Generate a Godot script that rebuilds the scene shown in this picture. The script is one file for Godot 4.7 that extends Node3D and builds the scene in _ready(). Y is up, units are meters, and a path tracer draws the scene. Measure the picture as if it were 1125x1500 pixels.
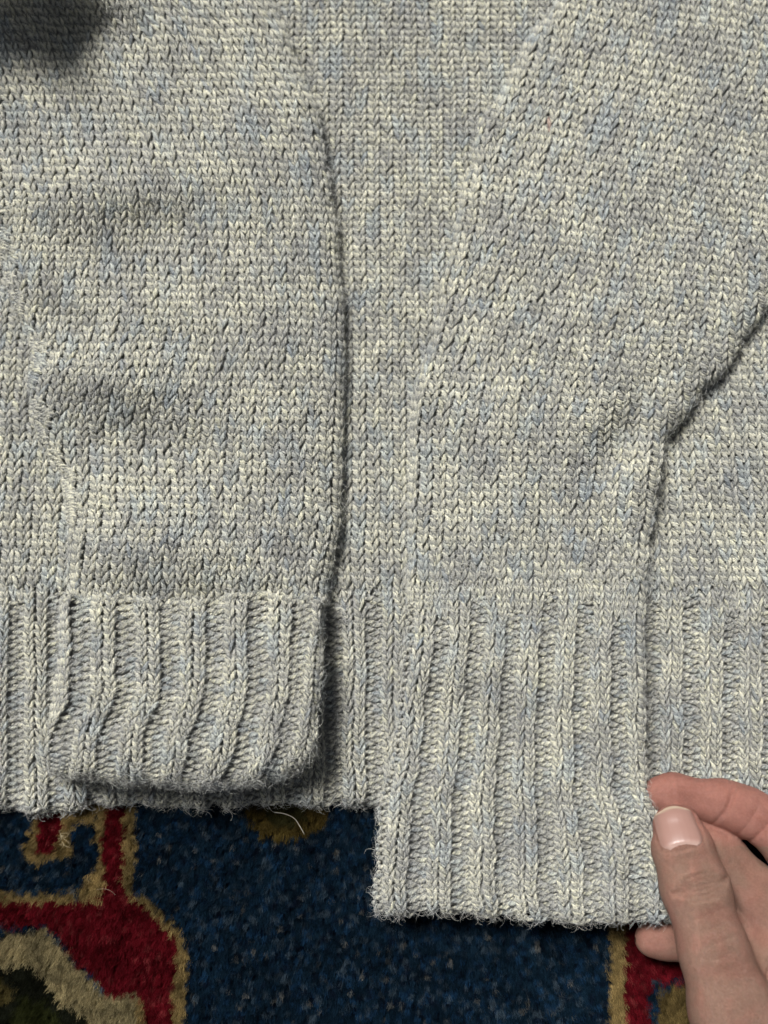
extends Node3D
# A folded wool sweater on a patterned pile rug, a hand holding one cuff. Metres; photo-plane helper at(x, y, height in mm).

const MM := 0.001
const VOID := Vector3(1e9, 1e9, 1e9)
var eye := Vector3.ZERO
var c_right := Vector3.RIGHT
var c_up := Vector3.UP
var c_fwd := Vector3.FORWARD
var th := 0.48
var rng := RandomNumberGenerator.new()
var n_yarn := FastNoiseLite.new()
var n_patch := FastNoiseLite.new()
var n_soft := FastNoiseLite.new()
var n_blue := FastNoiseLite.new()
var names := {}
var yarn_mesh: ArrayMesh
var hair_mesh: ArrayMesh
var m_yarn: StandardMaterial3D
var m_back: StandardMaterial3D
var m_fuzz: StandardMaterial3D
var fuzz := PackedFloat32Array()
var fuzz_n := 0


# ------------------------------------------------------------------ helpers
func at(px: float, py: float, h: float) -> Vector3:
	var d := c_fwd + c_right * ((px - 562.5) / 750.0 * th) - c_up * ((py - 750.0) / 750.0 * th)
	return eye + d * ((h * MM - eye.y) / d.y)


# the cloth never lies quite straight
func wavy(px: float, py: float, h: float) -> Vector3:
	var k := 1.6
	return at(px + 4.6 * n_soft.get_noise_2d(px * k + 900.0, py * k) + 2.8 * n_soft.get_noise_2d(px * 5.0, py * 5.0 + 300.0), py + 4.6 * n_soft.get_noise_2d(px * k, py * k - 700.0) + 3.0 * n_soft.get_noise_2d(px * 5.0 + 77.0, py * 5.0), h)


func pix(p: Vector3) -> Vector2:
	var d := p - eye
	var z := d.dot(c_fwd)
	return Vector2(562.5 + d.dot(c_right) / z / th * 750.0, 750.0 - d.dot(c_up) / z / th * 750.0)


func numbered(called: String) -> String:
	var k: int = names.get(called, -1) + 1
	names[called] = k
	return called if k == 0 else "%s_%03d" % [called, k]


func table(t: Array, x: float) -> float:
	if x <= t[0].x:
		return t[0].y
	for i in range(1, t.size()):
		if x <= t[i].x:
			var f: float = (x - t[i - 1].x) / (t[i].x - t[i - 1].x)
			f = lerpf(f, f * f * (3.0 - 2.0 * f), 0.5)
			return lerpf(t[i - 1].y, t[i].y, f)
	return t[t.size() - 1].y


func bumps(list: Array, px: float, py: float) -> float:
	var h := 0.0
	for b in list:
		var dx: float = px - b[0]
		var dy: float = py - b[1]
		if absf(dx) + absf(dy) > 3.2 * (b[2] + b[3]):
			continue
		var a: float = deg_to_rad(b[4])
		var u: float = (dx * cos(a) + dy * sin(a)) / b[2]
		var v: float = (-dx * sin(a) + dy * cos(a)) / b[3]
		h += b[5] * exp(-(u * u + v * v))
	return h


func mesh_of(v: PackedVector3Array, n: PackedVector3Array, idx: PackedInt32Array, col := PackedColorArray()) -> ArrayMesh:
	var a := []
	a.resize(Mesh.ARRAY_MAX)
	a[Mesh.ARRAY_VERTEX] = v
	a[Mesh.ARRAY_NORMAL] = n
	a[Mesh.ARRAY_INDEX] = idx
	if col.size():
		a[Mesh.ARRAY_COLOR] = col
	var m := ArrayMesh.new()
	m.add_surface_from_arrays(Mesh.PRIMITIVE_TRIANGLES, a)
	return m


func put(called: String, m: Mesh, mat: Material, parent: Node = self) -> MeshInstance3D:
	var o := MeshInstance3D.new()
	o.name = called
	o.mesh = m
	o.material_override = mat
	parent.add_child(o, true)
	return o


func many(called: String, m: Mesh, mat: Material, buf: PackedFloat32Array, parent: Node) -> MultiMeshInstance3D:
	var mm := MultiMesh.new()
	mm.transform_format = MultiMesh.TRANSFORM_3D
	mm.use_colors = true
	mm.mesh = m
	mm.instance_count = buf.size() / 16
	mm.buffer = buf
	var o := MultiMeshInstance3D.new()
	o.name = called
	o.multimesh = mm
	o.material_override = mat
	o.set_meta("kind", "stuff")
	parent.add_child(o, true)
	return o


func push(buf: PackedFloat32Array, x: Vector3, y: Vector3, z: Vector3, o: Vector3, c: Color) -> void:
	buf.append_array(PackedFloat32Array([x.x, y.x, z.x, o.x, x.y, y.y, z.y, o.y, x.z, y.z, z.z, o.z, c.r, c.g, c.b, 1.0]))


# a tube along a list of points, for threads
func tube(pts: PackedVector3Array, rads: PackedFloat32Array, sides: int, v: PackedVector3Array, n: PackedVector3Array, idx: PackedInt32Array, col: PackedColorArray, c: Color) -> void:
	var base := v.size()
	for i in pts.size():
		var t := (pts[mini(i + 1, pts.size() - 1)] - pts[maxi(i - 1, 0)]).normalized()
		var a := t.cross(Vector3(0.31, 0.2, 0.93)).normalized()
		var b := t.cross(a)
		for k in sides:
			var ang := TAU * k / sides
			var d := a * cos(ang) + b * sin(ang)
			v.append(pts[i] + d * rads[i])
			n.append(d)
			col.append(c)
	for i in pts.size() - 1:
		for k in sides:
			var p := base + i * sides + k
			var q := base + i * sides + (k + 1) % sides
			idx.append_array(PackedInt32Array([p, p + sides, q, q, p + sides, q + sides]))


# one short run of two-ply wool yarn, ends dipping in: y from -0.5 to 0.5, x and z in yarn radii
func make_yarn() -> ArrayMesh:
	var v := PackedVector3Array()
	var n := PackedVector3Array()
	var idx := PackedInt32Array()
	var col := PackedColorArray()
	var segs := 24
	for ply in 3:
		var pts := PackedVector3Array()
		var rads := PackedFloat32Array()
		for i in segs + 1:
			var t := float(i) / segs - 0.5
			var w := absf(2.0 * t)
			var fat := 0.52 + 0.48 * cos(t * PI * 0.96)
			var ph := TAU * 1.55 * t + TAU * ply / 3.0
			pts.append(Vector3(cos(ph) * 0.43 * fat, t, sin(ph) * 0.40 * fat - 0.30 * pow(w, 2.6)))
			rads.append(0.585 * fat * (1.0 - 0.5 * pow(w, 8.0)))
		# rings lie across the run, so that the scaling of the copy keeps them round
		var base := v.size()
		var tint: Color = [Color(1.0, 0.99, 0.93), Color(0.74, 0.74, 0.72), Color(0.42, 0.435, 0.45)][ply]
		for i in segs + 1:
			for k in 7:
				var a := TAU * k / 7.0
				var slope := 0.0
				v.append(pts[i] + Vector3(cos(a) * rads[i], slope, sin(a) * rads[i]))
				n.append(Vector3(cos(a), 0, sin(a)))
				col.append(tint)
		for i in segs:
			for k in 7:
				var p := base + i * 7 + k
				var q := base + i * 7 + (k + 1) % 7
				idx.append_array(PackedInt32Array([p, q, p + 7, q, q + 7, p + 7]))
	return mesh_of(v, smooth(v, idx, n), idx, col)


# smooth normals from faces, kept on the side of the given ones
func smooth(v: PackedVector3Array, idx: PackedInt32Array, hint: PackedVector3Array) -> PackedVector3Array:
	var n := PackedVector3Array()
	n.resize(v.size())
	for i in range(0, idx.size(), 3):
		var f := (v[idx[i + 1]] - v[idx[i]]).cross(v[idx[i + 2]] - v[idx[i]])
		if f.dot(hint[idx[i]]) < 0.0:
			f = -f
		for k in 3:
			n[idx[i + k]] += f
	for i in n.size():
		n[i] = n[i].normalized() if n[i].length_squared() > 1e-20 else hint[i]
	return n


func make_hair() -> ArrayMesh:
	var v := PackedVector3Array()
	var n := PackedVector3Array()
	var idx := PackedInt32Array()
	var col := PackedColorArray()
	var pts := PackedVector3Array()
	var rads := PackedFloat32Array()
	for i in 8:
		var t := i / 7.0
		pts.append(Vector3(0.22 * sin(t * 3.6) * t, t * (1.0 - 0.25 * t), 0.16 * sin(t * 2.1 + 0.4) - 0.05))
		rads.append(0.0082 * (1.0 - 0.6 * t))
	tube(pts, rads, 3, v, n, idx, col, Color.WHITE)
	return mesh_of(v, n, idx, col)


func noise_tex(size: int, freq: float, octaves: int, seed_: int, low: Color, high: Color) -> NoiseTexture2D:
	var f := FastNoiseLite.new()
	f.seed = seed_
	f.noise_type = FastNoiseLite.TYPE_SIMPLEX
	f.frequency = freq
	f.fractal_octaves = octaves
	var g := Gradient.new()
	g.set_color(0, low)
	g.set_color(1, high)
	var t := NoiseTexture2D.new()
	t.width = size
	t.height = size
	t.seamless = true
	t.noise = f
	t.color_ramp = g
	return t


# ------------------------------------------------------------------ knitting
# A panel is a grid of stitch places: rows x columns of points; VOID where the cloth is not built.
func panel(rows: int, cols: int, place: Callable) -> Dictionary:
	var p := PackedVector3Array()
	p.resize(rows * cols)
	for r in rows:
		for c in cols:
			p[r * cols + c] = place.call(r, c)
	return {"rows": rows, "cols": cols, "p": p}


func cloth(pn: Dictionary) -> ArrayMesh:
	var rows: int = pn.rows
	var cols: int = pn.cols
	var p: PackedVector3Array = pn.p
	var v := PackedVector3Array()
	var n := PackedVector3Array()
	var idx := PackedInt32Array()
	var where := PackedInt32Array()
	where.resize(rows * cols)
	for r in rows:
		for c in cols:
			where[r * cols + c] = -1
			var o := p[r * cols + c]
			if o == VOID:
				continue
			var nn := frame(pn, r, c)[2]
			where[r * cols + c] = v.size()
			v.append(o - nn * 1.05 * MM)
			n.append(nn)
	for r in rows - 1:
		for c in cols - 1:
			var a := where[r * cols + c]
			var b := where[r * cols + c + 1]
			var d := where[(r + 1) * cols + c]
			var e := where[(r + 1) * cols + c + 1]
			if a >= 0 and b >= 0 and d >= 0 and e >= 0:
				idx.append_array(PackedInt32Array([a, b, d, b, e, d]))
	return mesh_of(v, n, idx)


func frame(pn: Dictionary, r: int, c: int) -> Array[Vector3]:
	var cols: int = pn.cols
	var p: PackedVector3Array = pn.p
	var o := p[r * cols + c]
	var u := Vector3.ZERO
	var w := Vector3.ZERO
	var ku := 0
	var kw := 0
	if c > 0 and p[r * cols + c - 1] != VOID:
		u += o - p[r * cols + c - 1]
		ku += 1
	if c < cols - 1 and p[r * cols + c + 1] != VOID:
		u += p[r * cols + c + 1] - o
		ku += 1
	if r > 0 and p[(r - 1) * cols + c] != VOID:
		w += o - p[(r - 1) * cols + c]
		kw += 1
	if r < pn.rows - 1 and p[(r + 1) * cols + c] != VOID:
		w += p[(r + 1) * cols + c] - o
		kw += 1
	u = u / ku if ku else Vector3(0.0035, 0, 0)
	w = w / kw if kw else Vector3(0, 0, 0.0025)
	var nn := w.cross(u).normalized()
	return [u, w, nn]


func wool(along: float, row: int, px: float, py: float) -> Color:
	var a := n_yarn.get_noise_2d(along * 10.0, row * 173.0) * 1.5
	var b := n_patch.get_noise_2d(px, py)
	var k := clampf(0.54 + 0.14 * a + 0.72 * b + rng.randf_range(-0.30, 0.30), 0.0, 1.0)
	var c := Color(0.46, 0.454, 0.43).lerp(Color(0.745, 0.722, 0.608), k)
	var cloud := n_blue.get_noise_2d(px * 1.3, py * 0.8) + 0.08 * a + rng.randf_range(-0.12, 0.12)
	c = c.lerp(Color(0.43, 0.51, 0.575), clampf((cloud - 0.16) * 1.5, 0.0, 0.45))
	var q := rng.randf()
	if q < 0.02:
		c = c.lerp(Color(0.27, 0.31, 0.36), 0.6)
	elif q < 0.06:
		c = c.lerp(Color(0.74, 0.72, 0.58), 0.8)
	elif q < 0.0602:
		c = Color(0.48, 0.36, 0.31)
	return c * rng.randf_range(1.46, 2.06)


func add_fuzz(o: Vector3, nn: Vector3, u: Vector3, c: Color, share: float) -> void:
	while share > 0.0:
		if rng.randf() < share:
			var ang := rng.randf() * TAU
			var side := u.normalized()
			var oth := nn.cross(side)
			var y := (side * cos(ang) + oth * sin(ang) + nn * rng.randf_range(0.05, 0.75)).normalized() * (rng.randf_range(1.2, 4.0) if rng.randf() < 0.98 else rng.randf_range(3.0, 6.0)) * MM
			var x := y.cross(nn).normalized() * y.length()
			if rng.randf() < 0.5:
				x = -x
			push(fuzz, x, y, x.cross(y).normalized() * y.length(), o + nn * 0.6 * MM, (c * 0.68).lerp(Color(0.66, 0.67, 0.66), 0.5))
			fuzz_n += 1
		share -= 1.0


# kind(c, r): 0 knit, 1 purl, 2 seam; skip(px, py) true where hidden
func stitches(pn: Dictionary, kind: Callable, skip: Callable, fat: float, row0: int, fuzzy := 1.0) -> PackedFloat32Array:
	var buf := PackedFloat32Array()
	var rows: int = pn.rows
	var cols: int = pn.cols
	var p: PackedVector3Array = pn.p
	for r in rows:
		for c in cols:
			var o := p[r * cols + c]
			if o == VOID:
				continue
			var px := pix(o)
			if skip.call(px.x, px.y):
				continue
			var f := frame(pn, r, c)
			var u := f[0]
			var w := f[1]
			var nn := f[2]
			var k: int = kind.call(c, r)
			var ul := u.length()
			var wl := w.length()
			var rad := fat * (0.165 * clampf(ul, 2.2 * MM, 4.4 * MM) + 0.08 * MM)
			if k != 1:
				for s: float in [-1.0, 1.0]:
					var col := wool(c + s * 0.25, r + row0, px.x, px.y)
					var jx := rng.randf_range(-0.035, 0.035)
					var jy := rng.randf_range(-0.08, 0.08)
					var tilt := rng.randf_range(0.41, 0.50)
					var along := -w * rng.randf_range(1.56, 1.78) + u * s * tilt - nn * 0.36 * MM
					var ctr := o + u * (s * 0.245 + jx) + w * jy + nn * rng.randf_range(-0.12, 0.16) * MM
					var y := along
					var z := (nn - y * (nn.dot(y) / y.length_squared())).normalized()
					var x := y.normalized().cross(z)
					var rr := rad * rng.randf_range(0.92, 1.10)
					push(buf, x * rr, y, z * rr, ctr, col)
					add_fuzz(ctr, nn, u, col, 6.2 * fuzzy)
			if k == 1:
				for s: int in 2:
					var col := wool(c + s * 0.5, r + row0, px.x, px.y)
					var y := u * (1.18 if s == 0 else 1.0) + w * (rng.randf_range(-0.26, 0.02) if s == 0 else rng.randf_range(0.02, 0.28))
					var ctr := o + u * (0.5 * s) + w * (0.5 * s + (0.25 if c % 2 == 0 else -0.25) + rng.randf_range(-0.07, 0.07)) - nn * (s * 0.28 + rng.randf_range(0.0, 0.15)) * MM
					var z := (nn - y * (nn.dot(y) / y.length_squared())).normalized()
					var x := y.normalized().cross(z)
					var rr := 0.66 * MM * fat * rng.randf_range(0.92, 1.1)
					push(buf, x * rr, y, z * rr, ctr, col)
					add_fuzz(ctr, nn, u, col, 4.2 * fuzzy)
			if k == 2:
				for s: int in 3:
					var col := wool(c + s * 0.5, r * 2 + row0, px.x, px.y)
					var y := u * rng.randf_range(1.0, 1.35) + w * rng.randf_range(0.35, 0.95) - nn * 0.4 * MM
					var ctr := o + w * (0.34 * s) + nn * rng.randf_range(0.25, 0.6) * MM
					var z := (nn - y * (nn.dot(y) / y.length_squared())).normalized()
					var x := y.normalized().cross(z)
					push(buf, x * 0.66 * MM, y, z * 0.66 * MM, ctr + u * rng.randf_range(-0.2, 0.2), col)
					add_fuzz(ctr, nn, u, col, 0.8 * fuzzy)
	return buf


# a chain of bound-off loops along one row of a panel
func chain(pn: Dictionary, r: int, buf: PackedFloat32Array, skip: Callable, row0: int) -> void:
	var cols: int = pn.cols
	for c in cols:
		var o: Vector3 = pn.p[r * cols + c]
		if o == VOID:
			continue
		var px := pix(o)
		if skip.call(px.x, px.y):
			continue
		var f := frame(pn, r, c)
		for s: int in 2:
			var col := wool(c + 0.5 * s, r + row0, px.x, px.y)
			var y := f[0] * rng.randf_range(0.8, 1.15) + f[1] * (rng.randf_range(0.1, 0.9) * (1.0 if s == 0 else -1.0)) + f[2] * rng.randf_range(-0.7, 0.7) * MM
			var z := (f[2] - y * (f[2].dot(y) / y.length_squared())).normalized()
			var x := y.normalized().cross(z)
			push(buf, x * 0.74 * MM, y, z * 0.74 * MM, o + f[0] * (0.5 * s) + f[1] * rng.randf_range(-0.35, 0.45) + f[2] * rng.randf_range(-0.5, 0.3) * MM, col)
			add_fuzz(o, f[2], f[0], col, 0.4)


# a position across a piece whose two edges (l, rt) roll under with radius rad: new place and drop, or NAN
func rolled(x: float, l: float, rt: float, rad_px: float, rad_mm: float, most: float) -> Vector2:
	if x > rt - rad_px:
		var a := (x - (rt - rad_px)) / rad_px
		if a > most:
			return Vector2(NAN, 0)
		return Vector2(rt - rad_px + rad_px * sin(a), -rad_mm * (1.0 - cos(a)))
	if x < l + rad_px:
		var a := ((l + rad_px) - x) / rad_px
		if a > most:
			return Vector2(NAN, 0)
		return Vector2(l + rad_px - rad_px * sin(a), -rad_mm * (1.0 - cos(a)))
	return Vector2(x, 0)


func _ready() -> void:
	rng.seed = 7
	# ---------------------------------------------------------------- camera
	th = tan(deg_to_rad(51.28) / 2.0)
	var tilt := deg_to_rad(14.0)
	var target := Vector3(0, 0.010, 0)
	eye = target + Vector3(0, cos(tilt), sin(tilt)) * 0.30
	var cam := Camera3D.new()
	cam.name = "camera"
	add_child(cam)
	cam.look_at_from_position(eye, target, Vector3(0, 0, -1))
	cam.near = 0.01
	cam.far = 20.0
	var lens := CameraAttributesPhysical.new()
	lens.frustum_focal_length = 25.0
	lens.frustum_focus_distance = 0.283
	lens.exposure_aperture = 9.0
	cam.attributes = lens
	cam.fov = 51.28
	cam.current = true
	c_fwd = (target - eye).normalized()
	c_right = Vector3.RIGHT
	c_up = c_right.cross(c_fwd).normalized()

	# ---------------------------------------------------------------- light
	var world := WorldEnvironment.new()
	world.name = "environment"
	var env := Environment.new()
	env.background_mode = Environment.BG_COLOR
	env.background_color = Color(0.34, 0.35, 0.37)
	env.tonemap_mode = Environment.TONE_MAPPER_LINEAR
	env.tonemap_exposure = 1.42
	env.sdfgi_enabled = true
	env.ssao_enabled = true
	env.ssil_enabled = true
	world.environment = env
	add_child(world)
	var lamp := SpotLight3D.new()
	lamp.name = "window_light"
	lamp.light_color = Color(1.0, 0.992, 0.978)
	lamp.light_energy = 5.2
	lamp.light_size = 0.32
	lamp.spot_angle = 12.9
	lamp.spot_angle_attenuation = 1.0
	lamp.spot_range = 5.0
	lamp.spot_attenuation = 2.0
	lamp.shadow_enabled = true
	add_child(lamp)
	lamp.look_at_from_position(Vector3(-0.285, 0.74, -0.335), Vector3(-0.018, 0.01, -0.022), Vector3.UP)

	n_yarn.seed = 3
	n_yarn.frequency = 0.028
	n_patch.seed = 11
	n_patch.frequency = 0.009
	n_patch.fractal_octaves = 3
	n_blue.seed = 44
	n_blue.frequency = 0.017
	n_blue.fractal_octaves = 3
	n_soft.seed = 5
	n_soft.frequency = 0.006

	m_yarn = StandardMaterial3D.new()
	m_yarn.vertex_color_use_as_albedo = true
	m_yarn.albedo_texture = noise_tex(1024, 0.055, 4, 21, Color(0.42, 0.425, 0.44), Color(1.0, 1.0, 0.985))
	m_yarn.uv1_triplanar = true
	m_yarn.uv1_world_triplanar = true
	m_yarn.uv1_scale = Vector3(45, 45, 45)
	m_yarn.roughness = 1.0
	m_yarn.metallic_specular = 0.15
	m_yarn.rim_enabled = true
	m_yarn.rim = 0.5
	m_yarn.backlight_enabled = true
	m_yarn.backlight = Color(0.5, 0.5, 0.5)
	m_back = StandardMaterial3D.new()
	m_back.albedo_color = Color(0.29, 0.29, 0.275).linear_to_srgb()
	m_back.roughness = 1.0
	m_back.metallic_specular = 0.1
	m_fuzz = StandardMaterial3D.new()
	m_fuzz.vertex_color_use_as_albedo = true
	m_fuzz.roughness = 0.9
	m_fuzz.metallic_specular = 0.2
	yarn_mesh = make_yarn()
	hair_mesh = make_hair()

	build_rug()
	build_sweater()
	build_hand()
	build_bits()


# ------------------------------------------------------------------ rug
var zones := []


func zone(c: Color, pts: Array) -> void:
	var poly := PackedVector2Array()
	for q in pts:
		var w := at(q.x, q.y, 0.0)
		poly.append(Vector2(w.x, w.z) * 1000.0)
	var box := Rect2(poly[0], Vector2.ZERO)
	for q in poly:
		box = box.expand(q)
	zones.append([c, poly, box])


func rug_color(x: float, z: float) -> Color:
	var q := Vector2(x, z) * 1000.0
	var c := Color(0.009, 0.026, 0.047)
	for k in zones:
		if k[2].has_point(q) and Geometry2D.is_point_in_polygon(q, k[1]):
			c = k[0]
	return c


func build_rug() -> void:
	var tan_ := Color(0.35, 0.25, 0.10)
	var pale := Color(0.37, 0.305, 0.16)
	var red := Color(0.15, 0.008, 0.014)
	var navy := Color(0.009, 0.026, 0.047)
	var black := Color(0.018, 0.020, 0.012)
	var olive := Color(0.11, 0.078, 0.022)
	zone(tan_, [Vector2(-200, 1297), Vector2(0, 1297), Vector2(100, 1299), Vector2(122, 1292), Vector2(131, 1268), Vector2(146, 1240), Vector2(138, 1220), Vector2(141, 1100), Vector2(198, 1100), Vector2(198, 1240), Vector2(193, 1296), Vector2(211, 1297), Vector2(226, 1319), Vector2(244, 1334), Vector2(262, 1352), Vector2(272, 1368), Vector2(277, 1392), Vector2(272, 1449), Vector2(269, 1700), Vector2(160, 1700), Vector2(160, 1340), Vector2(-200, 1340)])
	zone(red, [Vector2(-200, 1312), Vector2(0, 1312), Vector2(50, 1311), Vector2(92, 1315), Vector2(149, 1304), Vector2(153, 1279), Vector2(149, 1228), Vector2(155, 1200), Vector2(153, 1100), Vector2(181, 1100), Vector2(181, 1225), Vector2(177, 1270), Vector2(180, 1293), Vector2(197, 1306), Vector2(222, 1331), Vector2(240, 1349), Vector2(258, 1366), Vector2(260, 1409), Vector2(252, 1429), Vector2(246, 1700), Vector2(205, 1700), Vector2(209, 1500), Vector2(214, 1468), Vector2(199, 1446), Vector2(157, 1450), Vector2(144, 1424), Vector2(110, 1399), Vector2(90, 1364), Vector2(75, 1350), Vector2(45, 1345), Vector2(0, 1348), Vector2(-200, 1350)])
	zone(tan_, [Vector2(47, 1150), Vector2(47, 1197), Vector2(40, 1217), Vector2(32, 1238), Vector2(40, 1256), Vector2(65, 1250), Vector2(102, 1249), Vector2(106, 1237), Vector2(102, 1203), Vector2(112, 1196), Vector2(146, 1191), Vector2(146, 1150)])
	zone(red, [Vector2(57, 1150), Vector2(55, 1237), Vector2(83, 1236), Vector2(88, 1203), Vector2(92, 1186), Vector2(92, 1150)])
	zone(pale, [Vector2(-200, 1362), Vector2(0, 1360), Vector2(30, 1355), Vector2(72, 1352), Vector2(80, 1372), Vector2(103, 1384), Vector2(106, 1404), Vector2(134, 1420), Vector2(154, 1449), Vector2(198, 1447), Vector2(202, 1473), Vector2(195, 1700), Vector2(132, 1700), Vector2(129, 1500), Vector2(122, 1473), Vector2(85, 1460), Vector2(62, 1424), Vector2(40, 1404), Vector2(0, 1407), Vector2(-200, 1410)])
	zone(black, [Vector2(-200, 1410), Vector2(0, 1407), Vector2(40, 1404), Vector2(62, 1424), Vector2(85, 1460), Vector2(122, 1473), Vector2(129, 1500), Vector2(132, 1700), Vector2(-200, 1700)])
	zone(Color(0.12, 0.095, 0.035), [Vector2(-40, 1428), Vector2(12, 1430), Vector2(26, 1446), Vector2(8, 1462), Vector2(-40, 1466)])
	zone(Color(0.035, 0.04, 0.012), [Vector2(30, 1450), Vector2(60, 1452), Vector2(92, 1478), Vector2(98, 1530), Vector2(20, 1530), Vector2(18, 1480)])
	zone(olive, [Vector2(356, 1140), Vector2(360, 1183), Vector2(370, 1203), Vector2(384, 1217), Vector2(402, 1217), Vector2(440, 1221), Vector2(456, 1209), Vector2(479, 1199), Vector2(482, 1140)])
	zone(Color(0.06, 0.055, 0.02), [Vector2(388, 1140), Vector2(392, 1196), Vector2(420, 1201), Vector2(446, 1193), Vector2(450, 1140)])
	zone(tan_, [Vector2(893, 1250), Vector2(893, 1700), Vector2(917, 1700), Vector2(915, 1250)])
	zone(red, [Vector2(915, 1250), Vector2(917, 1700), Vector2(956, 1700), Vector2(950, 1452), Vector2(962, 1426), Vector2(1100, 1422), Vector2(1100, 1250)])
	zone(pale, [Vector2(966, 1700), Vector2(963, 1436), Vector2(1100, 1432), Vector2(1100, 1700)])
	zones[zones.size() - 1][0] = Color(0.17, 0.12, 0.045)

	# woven ground under the pile
	var v := PackedVector3Array()
	var n := PackedVector3Array()
	var col := PackedColorArray()
	var idx := PackedInt32Array()
	var nx := 100
	var nz := 120
	for j in nz + 1:
		for i in nx + 1:
			var x := lerpf(-0.28, 0.28, float(i) / nx)
			var z := lerpf(-0.30, 0.30, float(j) / nz)
			v.append(Vector3(x, -0.0045, z))
			n.append(Vector3.UP)
			col.append(rug_color(x, z) * 0.8)
			if i < nx and j < nz:
				var a := j * (nx + 1) + i
				idx.append_array(PackedInt32Array([a, a + 1, a + nx + 1, a + 1, a + nx + 2, a + nx + 1]))
	var m := StandardMaterial3D.new()
	m.vertex_color_use_as_albedo = true
	m.roughness = 1.0
	m.metallic_specular = 0.1
	var rug := put(numbered("rug"), mesh_of(v, n, idx, col), m)
	rug.set_meta("label", "navy wool pile rug with red and tan outlined motifs under the sweater")
	rug.set_meta("category", "rug")

	# pile: one cut tuft, copied
	v = PackedVector3Array()
	n = PackedVector3Array()
	col = PackedColorArray()
	idx = PackedInt32Array()
	var r2 := RandomNumberGenerator.new()
	r2.seed = 5
	for k in 38:
		var a := r2.randf() * TAU
		var d := sqrt(r2.randf()) * 0.62
		var root := Vector3(cos(a) * d * 0.7, 0, sin(a) * d * 0.7)
		var lean := Vector3(cos(a) * d * 0.55 + r2.randf_range(-0.5, 0.5), 1.0, sin(a) * d * 0.55 + r2.randf_range(-0.5, 0.5))
		lean.y *= r2.randf_range(0.82, 1.05)
		var pts := PackedVector3Array()
		var rads := PackedFloat32Array()
		for i in 4:
			var t := i / 3.0
			pts.append(root + Vector3(lean.x * t * t, lean.y * t, lean.z * t * t))
			rads.append(0.056 * (1.0 - 0.5 * t))
		tube(pts, rads, 4, v, n, idx, col, Color(1, 1, 1) * r2.randf_range(0.28, 1.0))
	var tuft := mesh_of(v, n, idx, col)
	var m2 := StandardMaterial3D.new()
	m2.vertex_color_use_as_albedo = true
	m2.roughness = 0.75
	m2.metallic_specular = 0.15
	var buf := PackedFloat32Array()
	var step := 0.95 * MM
	var a0 := at(-60, 1140, 0.0)
	var b0 := at(1190, 1560, 0.0)
	var z := a0.z
	var odd := false
	while z < b0.z:
		var x := a0.x * 1.04 + (step * 0.5 if odd else 0.0)
		odd = not odd
		while x < b0.x * 1.02:
			var jx := x + rng.randf_range(-0.28, 0.28) * step
			var jz := z + rng.randf_range(-0.28, 0.28) * step
			var c := rug_color(x, z)
			var blue := c.b > c.r
			var q := rng.randf()
			var tone := rng.randf_range(0.65, 1.35) + 0.5 * n_patch.get_noise_2d(x * 9000.0, z * 9000.0)
			if blue:
				if q < 0.12:
					c = c.lerp(Color(0.07, 0.10, 0.13), 0.7)
				elif q < 0.14:
					c = c.lerp(Color(0.23, 0.22, 0.19), 0.6)
				elif q < 0.30:
					c = Color(0.013, 0.045, 0.10)
				elif q < 0.4:
					c = Color(0.006, 0.012, 0.026)
			elif c.r > 0.1 and c.g < 0.03 and q < 0.10:
				c = c.lerp(Color(0.28, 0.05, 0.05), 0.6)
			c = c * maxf(tone, 0.3) * 1.27
			var s := 0.9 * MM * rng.randf_range(0.85, 1.15)
			var hgt := 5.0 * MM * rng.randf_range(0.86, 1.08)
			var ang := rng.randf() * TAU
			push(buf, Vector3(cos(ang), 0, sin(ang)) * s, Vector3(rng.randf_range(-0.12, 0.12), 1.0, rng.randf_range(0.2, 0.65)) * hgt, Vector3(-sin(ang), 0, cos(ang)) * s, Vector3(jx, -0.0046, jz), c)
			x += step
		z += step * 0.9
	many("pile", tuft, m2, buf, rug)


# ------------------------------------------------------------------ sweater
const R_LEFT := [Vector2(-140, 350), Vector2(0, 398), Vector2(60, 428), Vector2(180, 468), Vector2(300, 489), Vector2(480, 503), Vector2(600, 500), Vector2(750, 495), Vector2(900, 474)]
const L_LEFT := [Vector2(-140, -230), Vector2(220, -80), Vector2(330, -8), Vector2(420, 14), Vector2(520, 52), Vector2(570, 45), Vector2(640, 60), Vector2(720, 98), Vector2(800, 104), Vector2(900, 106)]
const P_LEFT := [Vector2(-140, 15.4), Vector2(300, 16.3), Vector2(450, 17.5), Vector2(640, 19.8), Vector2(900, 19.5)]
const R_RIGHT := [Vector2(-140, 1480), Vector2(0, 1340), Vector2(300, 1190), Vector2(400, 1128), Vector2(480, 1082), Vector2(590, 1012), Vector2(640, 972), Vector2(700, 962), Vector2(800, 950), Vector2(870, 945)]
const L_RIGHT := [Vector2(-140, 885), Vector2(0, 828), Vector2(100, 765), Vector2(220, 702), Vector2(380, 663), Vector2(480, 640), Vector2(600, 606), Vector2(750, 598), Vector2(870, 600)]
const C_RIGHT := [Vector2(-140, 960), Vector2(0, 925), Vector2(300, 850), Vector2(640, 785), Vector2(870, 770)]
const P_RIGHT := [Vector2(-140, 15), Vector2(0, 15.6), Vector2(300, 17.2), Vector2(640, 20), Vector2(870, 18.8)]
const S_RIGHT := [Vector2(-140, 0.17), Vector2(400, 0.13), Vector2(700, 0.0)]
const CUFF_L := [Vector2(830, 601), Vector2(950, 595), Vector2(1050, 583), Vector2(1100, 575), Vector2(1180, 560), Vector2(1300, 549), Vector2(1345, 553)]
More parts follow.
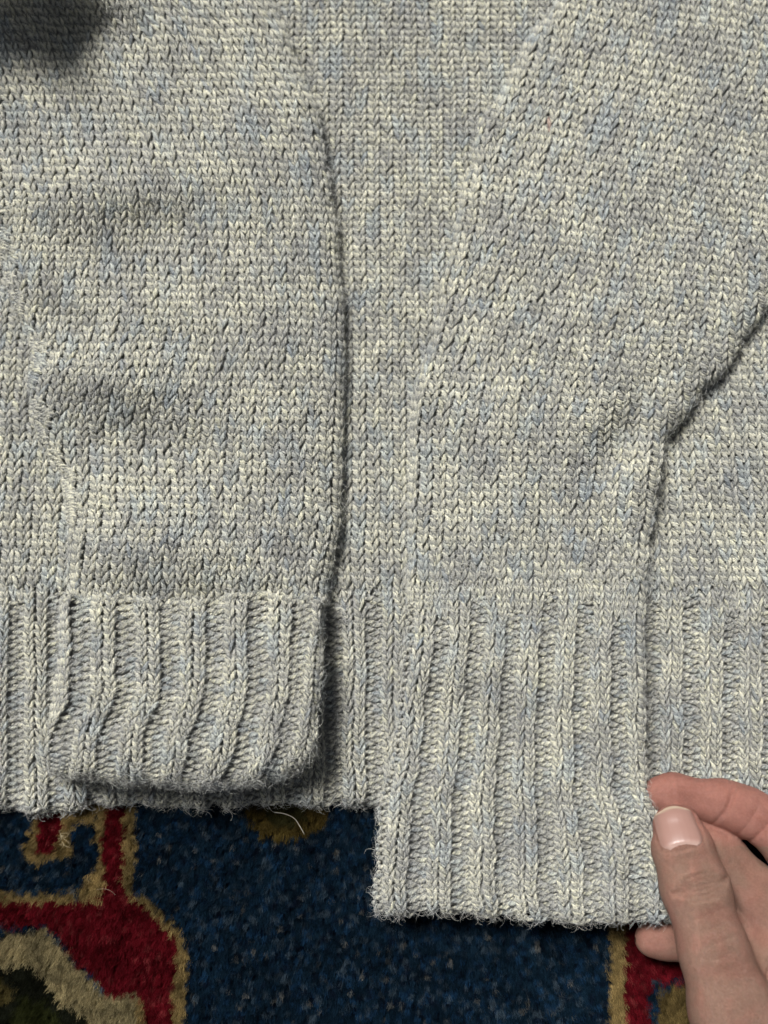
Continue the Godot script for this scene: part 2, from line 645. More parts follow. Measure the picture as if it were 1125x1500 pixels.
const CUFF_R := [Vector2(830, 947), Vector2(950, 943), Vector2(1040, 941), Vector2(1150, 949), Vector2(1200, 962), Vector2(1290, 973), Vector2(1345, 980)]
const FOLD_L := [Vector2(870, 92), Vector2(990, 88), Vector2(1080, 78), Vector2(1150, 86)]
const FOLD_R := [Vector2(870, 473), Vector2(960, 468), Vector2(1060, 459), Vector2(1150, 455)]
const HEM := [Vector2(-140, 1178), Vector2(0, 1182), Vector2(70, 1189), Vector2(115, 1183), Vector2(135, 1175), Vector2(300, 1179), Vector2(480, 1175), Vector2(560, 1178), Vector2(950, 1186), Vector2(1245, 1196)]
const B_LEFT := [[150, 275, 160, 52, -8, 3.6], [215, 372, 120, 56, -14, -2.2], [150, 548, 115, 42, 10, 4.0], [100, 480, 56, 32, 30, -2.8], [195, 662, 135, 52, 6, -3.4], [205, 800, 140, 46, 0, 3.4], [120, 705, 44, 50, 0, -1.6], [380, 250, 90, 160, 10, 1.0], [420, 620, 60, 170, 0, 0.8]]
const B_RIGHT := [[914, 640, 78, 29, -62, -5.2], [950, 694, 28, 46, 10, 3.0], [965, 590, 30, 60, 40, 1.8], [780, 320, 160, 90, -30, 1.4], [700, 620, 60, 120, 0, 0.8], [860, 470, 120, 40, -35, 0.7]]
const B_CUFF := [[640, 975, 75, 36, 0, 2.6], [640, 1055, 100, 40, 0, -1.3], [780, 985, 90, 34, 0, 1.2], [905, 1000, 40, 60, 0, 1.6], [940, 1240, 70, 110, 0, 2.4], [892, 1232, 62, 10, -14, -1.6], [898, 1290, 62, 10, 12, -1.4], [600, 1150, 80, 60, 0, 0.8]]


func h_left(px: float, py: float) -> float:
	var h := 16.5 + 1.5 * bumps(B_LEFT, px, py) + 0.5 * n_soft.get_noise_2d(px * 2.0, py * 2.0)
	var le: float = table(L_LEFT, py)
	var re: float = table(R_LEFT, py)
	var f := clampf((px - le) / (re - le), 0.0, 1.0)
	h += 5.6 * (1.0 - pow(2.0 * f - 1.0, 2.0))
	h = lerpf(h, 17.0, 0.7 * smoothstep(838.0, 892.0, py))
	# deep fold in the upper corner: the cloth drops to the left of a slanting ridge
	var d := (Vector2(px, py) - Vector2(168, 28)).dot(Vector2(-0.55, 0.835))
	var along := (Vector2(px, py) - Vector2(168, 28)).dot(Vector2(0.835, 0.55))
	var on := 1.0 - smoothstep(-70.0, 60.0, along)
	h -= 4.5 * smoothstep(-14.0, 34.0, d) * exp(-pow(maxf(d - 20.0, 0.0) / 80.0, 2.0)) * on
	h += 4.5 * exp(-pow((d + 16.0) / 34.0, 2.0)) * on
	h += 46.0 * exp(-pow((px + 110.0) / 225.0, 2.0) - pow((py + 130.0) / 146.0, 2.0))
	return h


func h_right(px: float, py: float) -> float:
	var le: float = table(L_RIGHT, py)
	var re: float = table(R_RIGHT, py)
	var f := clampf((px - le) / (re - le), 0.0, 1.0)
	return 15.6 + 5.4 * (1.0 - pow(2.0 * f - 1.0, 2.0)) * (1.0 - 0.5 * smoothstep(600.0, 860.0, py)) + 1.2 * bumps(B_RIGHT, px, py) + 0.5 * n_soft.get_noise_2d(px * 2.0 + 500.0, py * 2.0)


func h_cuff(px: float, py: float) -> float:
	return 16.4 + 2.6 * (1.0 - pow(clampf((px - 760.0) / 200.0, -1.0, 1.0), 2.0)) * (1.0 - smoothstep(1000.0, 1250.0, py)) + bumps(B_CUFF, px, py) + bumps(B_RIGHT, px, py) - 2.0 * smoothstep(1150.0, 1330.0, py) * (1.0 - smoothstep(700.0, 960.0, px))


func build_sweater() -> void:
	var sw := Node3D.new()
	sw.name = numbered("sweater")
	add_child(sw)
	sw.set_meta("label", "marled grey and cream wool sweater with both sleeves folded down over its body")
	sw.set_meta("category", "sweater")
	var never := func(_x, _y): return false
	var all_knit := func(_c, _r): return 0

	# ---- body
	var z0 := at(562, -150, 9).z
	var z1 := at(562, 851, 9).z
	var rows := int((z1 - z0) / (2.55 * MM))
	var cols := 84
	var body_at := func(r, c):
		var x: float = (c - 41.5) * 3.92 * MM - 0.0012
		var z: float = lerpf(z0, z1, float(r) / (rows - 1))
		var wob := 0.9 * MM * n_soft.get_noise_2d(x * 11000.0, z * 9000.0)
		z += 0.8 * MM * n_soft.get_noise_2d(x * 14000.0 + 40.0, z * 9000.0) 
		return Vector3(x + wob, (9.0 + 0.8 * n_soft.get_noise_2d(x * 9000.0, z * 9000.0) - 5.0 * smoothstep(-0.03, -0.06, x) * smoothstep(-0.06, -0.10, z)) * MM, z)
	var under := func(x, y):
		if y < 840.0:
			return (x > table(L_LEFT, y) + 46.0 and x < table(R_LEFT, y) - 46.0) or (x > table(L_RIGHT, y) + 46.0 and x < table(R_RIGHT, y) - 46.0)
		return (x > 140.0 and x < 425.0 and y < 1100.0) or (x > 645.0 and x < 905.0)
	var pn := panel(rows, cols, body_at)
	var part := put("body", cloth(pn), m_back, sw)
	many("yarn", yarn_mesh, m_yarn, stitches(pn, all_knit, under, 1.0, 1000), part)

	# ---- hem rib of the body
	var rib_x := PackedFloat32Array()
	var rib_k := PackedInt32Array()
	for g in range(-12, 13):
		for q in 4:
			var off: float = [-9.0, 9.0, 23.6, 35.4][q]
			rib_x.append(518.0 + g * 58.2 + off)
			rib_k.append(0 if q < 2 else 1)
	var hem_rows := 34
	var hem_at := func(r, c):
		var x: float = rib_x[c]
		var bot: float = table(HEM, x) + 2.2 * cos((x - 518.0) / 58.2 * TAU) + 4.0 * n_soft.get_noise_2d(x * 4.0, 50.0)
		var py: float = 838.0 + r * 11.4
		var edge := 20.0
		var drop := 0.0
		var a := (py - (bot - edge)) / edge
		if a > 0.0:
			if a > 1.9:
				return VOID
			py = bot - edge + edge * sin(a)
			drop = -4.0 * (1.0 - cos(a))
		var h: float = 8.6 - 2.2 * smoothstep(1020.0, 1180.0, py) + drop + 0.6 * n_soft.get_noise_2d(x * 2.0, py * 2.0) - 1.8 * exp(-pow((x - 290.0) / 150.0, 2.0)) * smoothstep(1000.0, 1140.0, py)
		h += (0.68 if rib_k[c] == 0 else -0.5) * smoothstep(2.0, 7.0, r) - 1.0 * (1.0 - smoothstep(0.0, 3.0, r))
		return wavy(x, py, h)
	pn = panel(hem_rows, rib_x.size(), hem_at)
	part = put("hem_rib", cloth(pn), m_back, sw)
	var buf := stitches(pn, func(c, r): return rib_k[c] if r > 2 + (c / 4 * 7) % 4 else 0, under, 0.92, 3000)
	chain(pn, 31, buf, under, 3300)
	many("yarn", yarn_mesh, m_yarn, buf, part)

	# ---- sleeve with the turned-up cuff
	var sl_rows := 90
	var sleeve_l := func(r, c):
		var py: float = -262.0 + r * 12.9
		var re: float = table(R_LEFT, py)
		var le: float = table(L_LEFT, py)
		var x: float = re - (c - 5) * table(P_LEFT, py)
		var q := rolled(x, le, re, 24.0, 4.8, 2.7)
		if is_nan(q.x):
			return VOID
		return wavy(q.x, py + 0.02 * (q.x - 300.0), h_left(q.x, py) + q.y)
	pn = panel(sl_rows, 50, sleeve_l)
	# columns run right to left: turn the grid round so that it faces up
	pn = mirrored(pn)
	var lp: PackedVector3Array = pn.p
	part = put("sleeve", cloth(pn), m_back, sw)
	part.set_meta("label", "sleeve with its cuff turned up")
	var seam := func(c, r):
		var o := lp[r * 50 + c]
		var s := pix(o)
		if s.y > 300.0 and s.y < 765.0 and s.x < table(L_LEFT, s.y) + 20.0 + 12.0 * n_soft.get_noise_2d(s.y * 4.0, 9.0) and hash(s) % 7 != 0:
			return 2
		return 0
	many("yarn", yarn_mesh, m_yarn, stitches(pn, seam, never, 1.02, 0), part)

	# ---- turned-up cuff
	var fx := PackedFloat32Array()
	var fk := PackedInt32Array()
	for g in range(-2, 7):
		for q in 4:
			fx.append(152.0 + g * 64.6 + [-9.6, 9.6, 25.6, 39.0][q])
			fk.append(0 if q < 2 else 1)
	var fold_at := func(r, c):
		var v: float = 879.0 + r * 11.2
		var le: float = table(FOLD_L, v)
		var re: float = table(FOLD_R, v)
		var mid := fx[c]
		var f := (mid - 90.0) / 380.0
		var bot: float = 1135.0 + 16.0 * smoothstep(0.0, 0.7, f) - 4.0 * smoothstep(0.85, 1.0, f) - (20.0 if f < 0.5 else 10.0) * pow(absf(2.0 * f - 1.0), 7.0)
		var low := smoothstep(1005.0, 1092.0, v)
		var shift := -lerpf(34.0, 12.0, clampf(f, 0.0, 1.0)) * low
		shift -= 26.0 * smoothstep(1085.0, 1160.0, v) * smoothstep(0.35, 0.8, f)
		shift -= 14.0 * smoothstep(900.0, 1000.0, v) * smoothstep(0.78, 1.0, f)
		var q := rolled(mid + shift, le - 14.0 * low, re, 12.0, 3.0, 2.4)
		if is_nan(q.x):
			return VOID
		var rp := 60.0
		var a := (v - (bot - rp)) / rp
		var py := v
		var drop := 0.0
		if a > 0.0:
			if a > 3.1:
				return VOID
			py = bot - rp + rp * sin(a)
			drop = -9.3 * (1.0 - cos(a))
		var h: float = 21.5 + 4.2 * smoothstep(890.0, 1040.0, v) + 1.6 * (1.0 - pow(2.0 * clampf(f, 0.0, 1.0) - 1.0, 2.0)) + drop + q.y - 1.6 * (1.0 - smoothstep(876.0, 900.0, v))
		var top := (5.0 * n_soft.get_noise_2d(mid * 5.0, 33.0) - 3.0 * cos((mid - 152.0) / 64.6 * TAU)) * (1.0 - smoothstep(870.0, 915.0, v)) + 5.0 * sin(mid * 0.028 + 0.6) * (1.0 - smoothstep(870.0, 960.0, v)) - 4.0 * (f - 0.5)
		h += 1.0 * n_soft.get_noise_2d(mid * 2.4, v * 2.0)
		var nudge := (0.85 if fk[c] == 0 else -0.6) * cos(minf(maxf(a, 0.0), 2.0))
		return wavy(q.x, py + top, h + nudge)
	pn = panel(35, fx.size(), fold_at)
	part = put("cuff", cloth(pn), m_back, sw)
	part.set_meta("label", "ribbed cuff folded back over its sleeve")
	buf = stitches(pn, func(c, _r): return fk[c], never, 0.98, 5000)
	chain(pn, 0, buf, never, 5600)
	many("yarn", yarn_mesh, m_yarn, buf, part)

	# ---- sleeve with the straight cuff
	var sleeve_r := func(r, c):
		var py: float = -140.0 + r * 12.75
		var re: float = table(R_RIGHT, py)
		var le: float = table(L_RIGHT, py)
		var xc: float = table(C_RIGHT, py)
		var x: float = xc + (c - 16) * table(P_RIGHT, py)
		var soft := 1.0 - smoothstep(600.0, 720.0, py) * 0.3
		var q := rolled(x, le, re, 22.0 * soft, 4.6 * soft, 2.6)
		if is_nan(q.x):
			return VOID
		return wavy(q.x, py + table(S_RIGHT, py) * (q.x - xc), h_right(q.x, py) + q.y)
	pn = panel(78, 58, sleeve_r)
	part = put("sleeve", cloth(pn), m_back, sw)
	part.set_meta("label", "sleeve whose cuff lies flat and is held by the hand")
	many("yarn", yarn_mesh, m_yarn, stitches(pn, all_knit, never, 1.02, 7000), part)

	# ---- straight cuff
	var cx := PackedFloat32Array()
	var ck := PackedInt32Array()
	for g in range(-2, 8):
		for q in 4:
			cx.append(25.0 + g * 55.6 + [-8.4, 8.4, 22.2, 33.4][q])
			ck.append(0 if q < 2 else 1)
	var cuff_at := func(r, c):
		var v: float = 831.0 + r * 11.3
		var le: float = table(CUFF_L, v)
		var re: float = table(CUFF_R, v)
		var mid: float = le + cx[c] / 368.0 * (re - le)
		mid += 8.0 * exp(-pow((v - 1258.0) / 52.0, 2.0)) * smoothstep(790.0, 940.0, mid)
		var q := rolled(mid, le, re, 18.0, 3.8, 2.4)
		if is_nan(q.x):
			return VOID
		var bot: float = 1334.0 + 14.0 * smoothstep(0.1, 0.8, (mid - 550.0) / 420.0) + 2.4 * cos((cx[c] - 25.0) / 55.6 * TAU) + 4.0 * n_soft.get_noise_2d(mid * 4.0, 10.0)
		var rp := 18.0
		var a := (v - (bot - rp)) / rp
		var py := v
		var drop := 0.0
		if a > 0.0:
			if a > 2.2:
				return VOID
			py = bot - rp + rp * sin(a)
			drop = -3.4 * (1.0 - cos(a))
		var h: float = lerpf(h_right(q.x, v), h_cuff(q.x, v), smoothstep(855.0, 940.0, v)) - 1.0 * (1.0 - smoothstep(832.0, 864.0, v)) + drop + q.y
		return wavy(q.x, py, h + (0.8 if ck[c] == 0 else -0.65) * smoothstep(855.0, 945.0, v))
	pn = panel(50, cx.size(), cuff_at)
	part = put("cuff", cloth(pn), m_back, sw)
	part.set_meta("label", "flat ribbed cuff pinched at its edge by the thumb")
	buf = stitches(pn, func(c, r): return ck[c] if r > 2 + (c / 4 * 7) % 5 else 0, never, 0.94, 9000)
	chain(pn, 46, buf, never, 9600)
	many("yarn", yarn_mesh, m_yarn, buf, part)

	many("loose_fibre", hair_mesh, m_fuzz, fuzz, sw)
	print("fuzz ", fuzz_n)


func mirrored(pn: Dictionary) -> Dictionary:
	var p := PackedVector3Array()
	for r in pn.rows:
		for c in pn.cols:
			p.append(pn.p[r * pn.cols + pn.cols - 1 - c])
	return {"rows": pn.rows, "cols": pn.cols, "p": p}


# ------------------------------------------------------------------ hand
# each bone: from, to, radius at each end (mm); chain number
var bone_a := PackedVector3Array()
var bone_d := PackedVector3Array()
var bone_l := PackedFloat32Array()
var bone_r := PackedFloat32Array()
var bone_s := PackedFloat32Array()
var bone_c := PackedInt32Array()
var grooves := []


func bone(chain_no: int, pts: Array) -> void:
	for i in pts.size() - 1:
		var p: Array = pts[i]
		var q: Array = pts[i + 1]
		var a := at(p[0], p[1], p[2]) * 1000.0
		var b := at(q[0], q[1], q[2]) * 1000.0
		bone_a.append(a)
		bone_d.append(b - a)
		bone_l.append((b - a).length_squared())
		bone_r.append(p[3])
		bone_s.append(q[3] - p[3])
		bone_c.append(chain_no)


func groove(px: float, py: float, h: float, dx: float, dy: float, half: float, depth: float, width: float, bend: float) -> void:
	var o := at(px, py, h) * 1000.0
	var d := (at(px + dx, py + dy, h) * 1000.0 - o).normalized()
	grooves.append([o, d, Vector3(-d.z, 0, d.x), half, depth, width, bend])


func smin(a: float, b: float, k: float) -> float:
	var h := maxf(k - absf(a - b), 0.0) / k
	return minf(a, b) - h * h * k * 0.25


func flesh(p: Vector3, fine: bool) -> float:
	var all := 1e3
	var own := 1e3
	var now := -1
	for i in bone_a.size():
		var c := bone_c[i]
		if c != now:
			if now >= 0:
				all = smin(all, own, 6.0 if now == 9 else 1.1)
			own = 1e3
			now = c
		var pa := p - bone_a[i]
		var t := clampf(pa.dot(bone_d[i]) / bone_l[i], 0.0, 1.0)
		own = smin(own, (pa - bone_d[i] * t).length() - bone_r[i] - bone_s[i] * t, 3.2)
	all = smin(all, own, 6.0 if now == 9 else 1.1)
	if fine and absf(all) < 1.5:
		for g in grooves:
			var q: Vector3 = p - g[0]
			if absf(q.y) > 11.0:
				continue
			var u: float = q.dot(g[1])
			if absf(u) > g[3]:
				continue
			var w: float = (q.dot(g[2]) - g[6] * u * u) / g[5]
			if absf(w) < 3.0:
				var e: float = 1.0 - absf(u) / g[3]
				all += g[4] * exp(-w * w) * sqrt(e)
	return all


func skin_tone(p: Vector3) -> Color:
	var px := pix(p * MM)
	var c := Color(0.290, 0.177, 0.131)
	var red := 0.0
	red += 0.9 * exp(-pow((px.x - 985.0) / 52.0, 2.0) - pow((px.y - 1206.0) / 34.0, 2.0))
	if px.y < 1240.0 and px.x > 945.0:
		red = maxf(red, 0.85 * smoothstep(1244.0, 1190.0, px.y - maxf(px.x - 1020.0, 0.0) * 0.35))
	red = maxf(red, 0.55 * exp(-pow((px.x - 960.0) / 40.0, 2.0) - pow((px.y - 1375.0) / 34.0, 2.0)))
	red = maxf(red, 0.4 * exp(-pow((px.x - 1105.0) / 26.0, 2.0) - pow((px.y - 1345.0) / 40.0, 2.0)))
	c = c.lerp(Color(0.385, 0.172, 0.136), clampf(red, 0.0, 1.0))
	c = c.lerp(Color(0.36, 0.15, 0.115), clampf(0.10 + 0.6 * n_patch.get_noise_3d(p.x * 16.0, p.y * 16.0, p.z * 16.0), 0.0, 0.28))
	return c * (1.0 + 0.14 * n_patch.get_noise_3d(p.x * 60.0, p.y * 60.0, p.z * 60.0))


# the skin of the flesh field in one box: one vertex in each cell that it crosses
func nets(lo: Vector3, hi: Vector3, cell: float, v: PackedVector3Array, idx: PackedInt32Array, hint: PackedVector3Array) -> void:
	var blk := 8
	var nb := Vector3i(((hi - lo) / (cell * blk)).ceil())
	var nx := nb.x * blk + 1
	var ny := nb.y * blk + 1
	var nz := nb.z * blk + 1
	var vals := {}
	var live: Array[Vector3i] = []
	var reach := cell * blk * 0.5 * 1.7321 + 0.8
	for bz in nb.z:
		for by in nb.y:
			for bx in nb.x:
				var ctr := lo + Vector3(bx + 0.5, by + 0.5, bz + 0.5) * (cell * blk)
				if absf(flesh(ctr, false)) < reach:
					live.append(Vector3i(bx, by, bz))
	var spot := {}
	var corner: Array[Vector3i] = []
	for k in 8:
		corner.append(Vector3i(k & 1, (k >> 1) & 1, k >> 2))
	for b in live:
		for iz in range(b.z * blk, b.z * blk + blk + 1):
			for iy in range(b.y * blk, b.y * blk + blk + 1):
				for ix in range(b.x * blk, b.x * blk + blk + 1):
					var key := (iz * ny + iy) * nx + ix
					if not vals.has(key):
						vals[key] = flesh(lo + Vector3(ix, iy, iz) * cell, true)
	for b in live:
		for iz in range(b.z * blk, b.z * blk + blk):
			for iy in range(b.y * blk, b.y * blk + blk):
				for ix in range(b.x * blk, b.x * blk + blk):
					var key := (iz * ny + iy) * nx + ix
					var f: Array[float] = []
					var inside := 0
					for k in 8:
						var d: float = vals[key + (corner[k].z * ny + corner[k].y) * nx + corner[k].x]
						f.append(d)
						if d < 0.0:
							inside += 1
					if inside == 0 or inside == 8:
						continue
					var sum := Vector3.ZERO
					var cnt := 0
					for k in 8:
						for bit: int in [1, 2, 4]:
							if not (k & bit):
								var m: int = k | bit
								if (f[k] < 0.0) != (f[m] < 0.0):
									var t := f[k] / (f[k] - f[m])
									sum += Vector3(corner[k]).lerp(Vector3(corner[m]), t)
									cnt += 1
					spot[key] = v.size()
					v.append(lo + (Vector3(ix, iy, iz) + sum / cnt) * cell)
					hint.append(Vector3(f[1] + f[3] + f[5] + f[7] - f[0] - f[2] - f[4] - f[6], f[2] + f[3] + f[6] + f[7] - f[0] - f[1] - f[4] - f[5], f[4] + f[5] + f[6] + f[7] - f[0] - f[1] - f[2] - f[3]).normalized())
	var strides := [1, nx, nx * ny]
	for key: int in spot:
		for ax in 3:
			var s1: int = strides[(ax + 1) % 3]
			var s2: int = strides[(ax + 2) % 3]
			var far_key: int = key + strides[ax]
			if not vals.has(far_key) or (vals[key] < 0.0) == (vals[far_key] < 0.0):
				continue
			if spot.has(key - s1) and spot.has(key - s2) and spot.has(key - s1 - s2):
				var a: int = spot[key]
				var b2: int = spot[key - s1]
				var c2: int = spot[key - s1 - s2]
				var d2: int = spot[key - s2]
				if vals[key] < 0.0:
					idx.append_array(PackedInt32Array([a, c2, b2, a, d2, c2]))
				else:
					idx.append_array(PackedInt32Array([a, b2, c2, a, c2, d2]))


func build_hand() -> void:
	# thumb: two strands side by side make it flatter than it is wide
	bone(0, [[984, 1210, 22.5, 4.7], [992, 1245, 24.0, 5.6], [1009, 1300, 25.5, 6.4], [1041, 1395, 27.0, 7.0], [1066, 1480, 28.0, 8.6], [1130, 1640, 32.0, 14.0]])
	bone(0, [[1000, 1208, 22.5, 4.3], [1011, 1243, 24.0, 5.2], [1029, 1300, 25.5, 6.1], [1050, 1390, 26.5, 6.8], [1082, 1480, 28.0, 8.2], [1165, 1640, 32.0, 14.0]])
	bone(1, [[964, 1163, 14.5, 4.0], [985, 1163, 15.0, 4.8], [1060, 1177, 17.0, 5.5], [1095, 1190, 19.0, 5.7], [1150, 1222, 21.0, 6.6], [1235, 1370, 24.0, 9.5]])
	bone(2, [[966, 1192, 12.0, 3.4], [1000, 1212, 12.5, 4.6], [1052, 1246, 14.5, 5.6], [1112, 1312, 15.0, 6.6], [1200, 1430, 18.0, 10.0]])
	bone(3, [[1010, 1330, 9.0, 4.6], [1075, 1345, 11.0, 6.0], [1125, 1372, 12.0, 7.0], [1205, 1450, 16.0, 10.0]])
	bone(4, [[953, 1376, 6.4, 4.0], [972, 1374, 6.8, 4.9], [1020, 1376, 8.0, 5.6], [1100, 1402, 10.0, 6.6], [1190, 1480, 15.0, 10.0]])
	bone(9, [[1130, 1425, 17.0, 9.0], [1190, 1520, 20.0, 15.0], [1215, 1640, 24.0, 18.0], [1260, 1820, 30.0, 22.0]])
	# knuckle folds of the thumb, finger creases
	for k in 6:
		groove(1021.0 + k * 2.1, 1281.0 + k * 7.0, 30.0, 10.0, -2.6, [5.2, 6.6, 7.4, 7.6, 6.8, 5.4][k], [0.55, 0.75, 0.95, 0.9, 0.7, 0.5][k], [0.50, 0.5, 0.55, 0.55, 0.5, 0.5][k], [0.030, 0.022, 0.010, -0.012, -0.024, -0.032][k])
	for k in 4:
		groove(1008.0 + k * 1.5, 1255.0 + k * 6.0, 30.0, 10.0, -2.6, 4.0, 0.22, 0.4, 0.02)
	for k in 5:
		groove(1036.0 + k * 7.0, 1336.0 + k * 19.0, 30.0, 10.0, -3.5, 6.0 - k % 2 * 2.0, 0.16, 0.4, 0.012)
	groove(1001.0, 1243.5, 29.0, 10.0, -2.4, 5.4, 0.40, 0.45, -0.02)
	groove(963.5, 1216.0, 29.0, 4.0, 20.0, 5.2, 0.45, 0.4, 0.0)
	groove(1026.5, 1212.0, 29.0, 4.0, 16.0, 4.8, 0.45, 0.4, 0.0)
	groove(1063.0, 1176.0, 20.0, -4.0, 10.0, 6.5, 0.75, 0.55, 0.02)
	groove(1094.0, 1192.0, 20.0, -5.0, 10.0, 6.5, 0.4, 0.45, 0.0)
	groove(1112.0, 1206.0, 20.0, -6.0, 10.0, 6.5, 0.5, 0.5, 0.0)
	groove(1064.0, 1262.0, 18.0, -8.0, 6.0, 6.0, 0.2, 0.4, 0.0)
	groove(1116.0, 1398.0, 18.0, -3.0, 10.0, 9.0, 0.5, 0.55, 0.02)

	var v := PackedVector3Array()
	var idx := PackedInt32Array()
	var hint := PackedVector3Array()
	var p0 := at(930, 1110, 0) * 1000.0 - Vector3(4, 0, 0)
	var p1 := at(1150, 1535, 0) * 1000.0
	var p2 := at(1310, 1840, 0) * 1000.0
	p0.y = 0.6
	p1.y = 54.0
	p2.y = 54.0
	p1 = p0 + ((p1 - p0) / 4.0).ceil() * 4.0
	nets(p0, p1, 0.4, v, idx, hint)
	nets(Vector3(p1.x - 1.0, p0.y, p0.z), Vector3(p2.x, p2.y, p1.z), 1.0, v, idx, hint)
	nets(Vector3(p0.x, p0.y, p1.z - 1.0), p2, 1.0, v, idx, hint)
	var n := smooth(v, idx, hint)
	var col := PackedColorArray()
	for i in v.size():
		col.append(skin_tone(v[i]))
		v[i] *= MM
	print("hand ", v.size(), " vertices")
	var m := StandardMaterial3D.new()
	m.vertex_color_use_as_albedo = true
	m.albedo_texture = noise_tex(512, 0.03, 4, 91, Color(0.90, 0.87, 0.86), Color(1.0, 1.0, 1.0))
	m.uv1_triplanar = true
	m.uv1_world_triplanar = true
	m.uv1_scale = Vector3(75, 75, 75)
	var bump := noise_tex(512, 0.11, 3, 17, Color.BLACK, Color.WHITE)
	bump.as_normal_map = true
	bump.bump_strength = 8.0
	m.normal_enabled = true
	m.normal_texture = bump
	m.normal_scale = 1.5
	m.roughness = 0.52
	m.metallic_specular = 0.36
	m.subsurf_scatter_enabled = true
	m.subsurf_scatter_strength = 0.06
	var hand := put(numbered("hand"), mesh_of(v, n, idx, col), m)
	hand.set_meta("label", "bare hand pinching the lower edge of the flat cuff between thumb and fingers")
	hand.set_meta("category", "hand")

	# thumb nail: a shell laid on the flesh
	var root := at(1000, 1238, 29.0) * 1000.0
	var tip := at(989, 1189, 28.0) * 1000.0
	var t := (tip - root).normalized()
	var up := Vector3(-0.04, 1, 0.10)
	up = (up - t * up.dot(t)).normalized()
	var side := t.cross(up)
	v = PackedVector3Array()
	n = PackedVector3Array()
	idx = PackedInt32Array()
	col = PackedColorArray()
	hint = PackedVector3Array()
	var nu := 20
	var nv := 22
	for j in nv + 1:
		for i in nu + 1:
			var fu := 2.0 * i / nu - 1.0
			var fv := float(j) / nv
			var half := 5.3 * (1.0 - 0.16 * fv) * sqrt(maxf(0.0, 1.0 - pow(absf(2.0 * fv - 1.0), 7.0)) * 0.62 + 0.38)
			var lift := 1.1 * fu * fu
			var q := root + side * fu * half + t * (fv * 9.6 - 0.7 * fu * fu * (1.0 if fv < 0.5 else 0.0) * (1.0 - 2.0 * fv))
			q -= t * (0.9 * fu * fu * maxf(0.0, fv - 0.55) * 2.0)
			# drop on to the flesh
			var p := q + up * 4.0
			for k in 40:
				var d := flesh(p, false)
				if d < 0.03:
					break
				p -= up * d * 0.8
				if (p - q).dot(up) < -6.0:
					break
			var rim := maxf(absf(fu), absf(2.0 * fv - 1.0))
			v.append((p + up * (0.42 + 0.025 * sin(fu * 23.0) - 0.50 * smoothstep(0.86, 1.0, rim) * (1.0 if fv < 0.8 else 0.4))) * MM)
			hint.append(up)
			n.append(up)
			var c := Color(0.300, 0.170, 0.138)
			c = c.lerp(Color(0.50, 0.34, 0.29), smoothstep(0.13, 0.0, fv) * 0.8)
			c = c.lerp(Color(0.48, 0.37, 0.27), smoothstep(0.90, 0.96, fv + 0.06 * fu * fu))
			col.append(c)
			if i < nu and j < nv:
				var a := j * (nu + 1) + i
				idx.append_array(PackedInt32Array([a, a + nu + 1, a + 1, a + 1, a + nu + 1, a + nu + 2]))
	var mn := StandardMaterial3D.new()
	mn.vertex_color_use_as_albedo = true
	mn.roughness = 0.42
	mn.metallic_specular = 0.5
	mn.clearcoat_enabled = true
	mn.clearcoat = 0.15
	mn.clearcoat_roughness = 0.35
	put("thumbnail", mesh_of(v, smooth(v, idx, hint), idx, col), mn, hand)


# ------------------------------------------------------------------ small things on the rug
func strand(pts: Array, rad: float, c: Color, v: PackedVector3Array, n: PackedVector3Array, idx: PackedInt32Array, col: PackedColorArray) -> void:
	var cv := Curve3D.new()
	for i in pts.size():
		var p := at(pts[i].x, pts[i].y, pts[i].z)
		var q := at(pts[maxi(i - 1, 0)].x, pts[maxi(i - 1, 0)].y, pts[maxi(i - 1, 0)].z)
		var s := at(pts[mini(i + 1, pts.size() - 1)].x, pts[mini(i + 1, pts.size() - 1)].y, pts[mini(i + 1, pts.size() - 1)].z)
		cv.add_point(p, (q - s) / 6.0, (s - q) / 6.0)
	var line := PackedVector3Array()
	var rads := PackedFloat32Array()
	var total := cv.get_baked_length()
	for k in 25:
		line.append(cv.sample_baked(total * k / 24.0, true))
		rads.append(rad * MM * (0.55 + 0.45 * sin(PI * (0.08 + 0.84 * k / 24.0))))
	tube(line, rads, 6, v, n, idx, col, c)


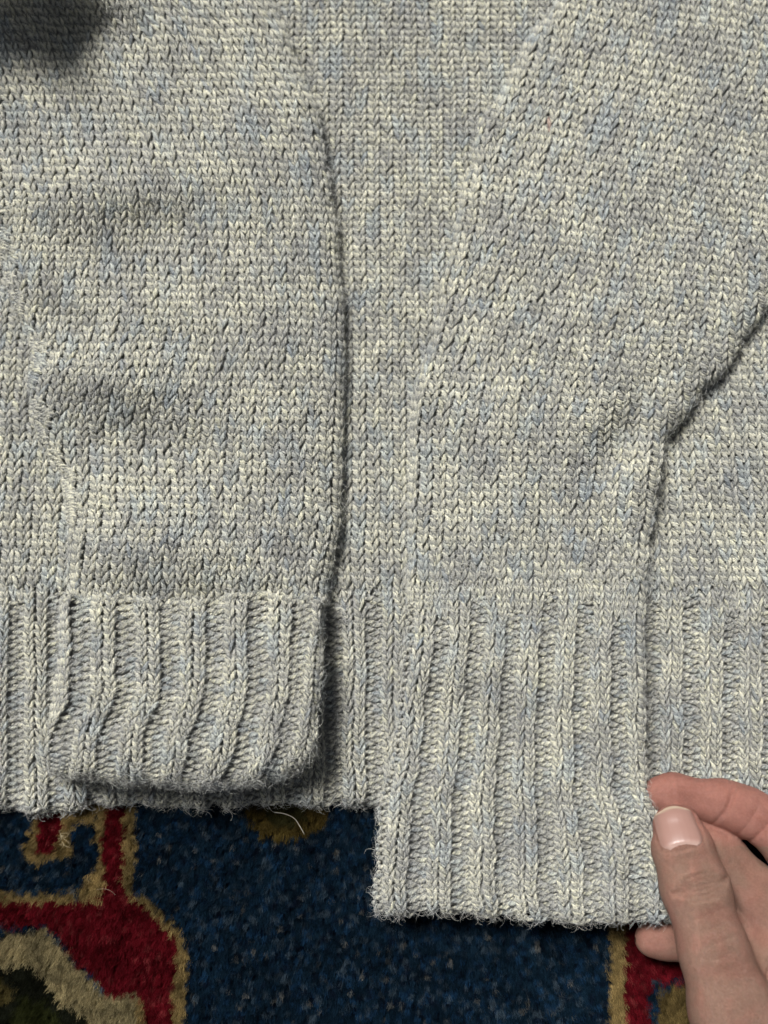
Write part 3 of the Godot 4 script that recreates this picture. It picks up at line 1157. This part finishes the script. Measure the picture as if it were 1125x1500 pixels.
func build_bits() -> void:
	var m := StandardMaterial3D.new()
	m.vertex_color_use_as_albedo = true
	m.roughness = 0.9
	m.metallic_specular = 0.2
	var v := PackedVector3Array()
	var n := PackedVector3Array()
	var idx := PackedInt32Array()
	var col := PackedColorArray()
	for k in 3:
		var j := Vector3(rng.randf_range(-0.8, 0.8), rng.randf_range(-0.7, 0.7), rng.randf_range(-0.2, 0.3))
		strand([Vector3(401, 1190, 1.2) + j, Vector3(416, 1192, 1.4) + j * 0.6, Vector3(430, 1198, 1.2), Vector3(438, 1208, 0.9) - j * 0.5, Vector3(446, 1222, 0.5) - j], 0.085, Color(0.34, 0.31, 0.26), v, n, idx, col)
	var o := put(numbered("loose_thread"), mesh_of(v, n, idx, col), m)
	o.set_meta("label", "short curved pale thread on the olive motif just below the sweater hem")
	o.set_meta("category", "thread")
	v = PackedVector3Array()
	n = PackedVector3Array()
	idx = PackedInt32Array()
	col = PackedColorArray()
	for k in 12:
		var a := Vector3(90 + rng.randf_range(-3, 3), 1226 + rng.randf_range(-12, 10), rng.randf_range(0.2, 1.2))
		var d := Vector3(rng.randf_range(-7, 13), rng.randf_range(-6, 13), rng.randf_range(-0.6, 0.8))
		strand([a, a + d * 0.5 + Vector3(rng.randf_range(-3, 3), rng.randf_range(-3, 3), 0.4), a + d], 0.05, Color(0.40, 0.33, 0.20), v, n, idx, col)
	o = put(numbered("wool_fluff"), mesh_of(v, n, idx, col), m)
	o.set_meta("label", "small pale wisp of wool fluff beside the red hook motif at lower left")
	o.set_meta("category", "fluff")
	v = PackedVector3Array()
	n = PackedVector3Array()
	idx = PackedInt32Array()
	col = PackedColorArray()
	strand([Vector3(142, 1303, 1.2), Vector3(152, 1302, 1.5), Vector3(162, 1305, 1.4), Vector3(169, 1311, 1.0)], 0.03, Color(0.4, 0.32, 0.25), v, n, idx, col)
	o = put(numbered("loose_thread"), mesh_of(v, n, idx, col), m)
	o.set_meta("label", "hair thin pale fibre lying across the red motif")
	o.set_meta("category", "thread")
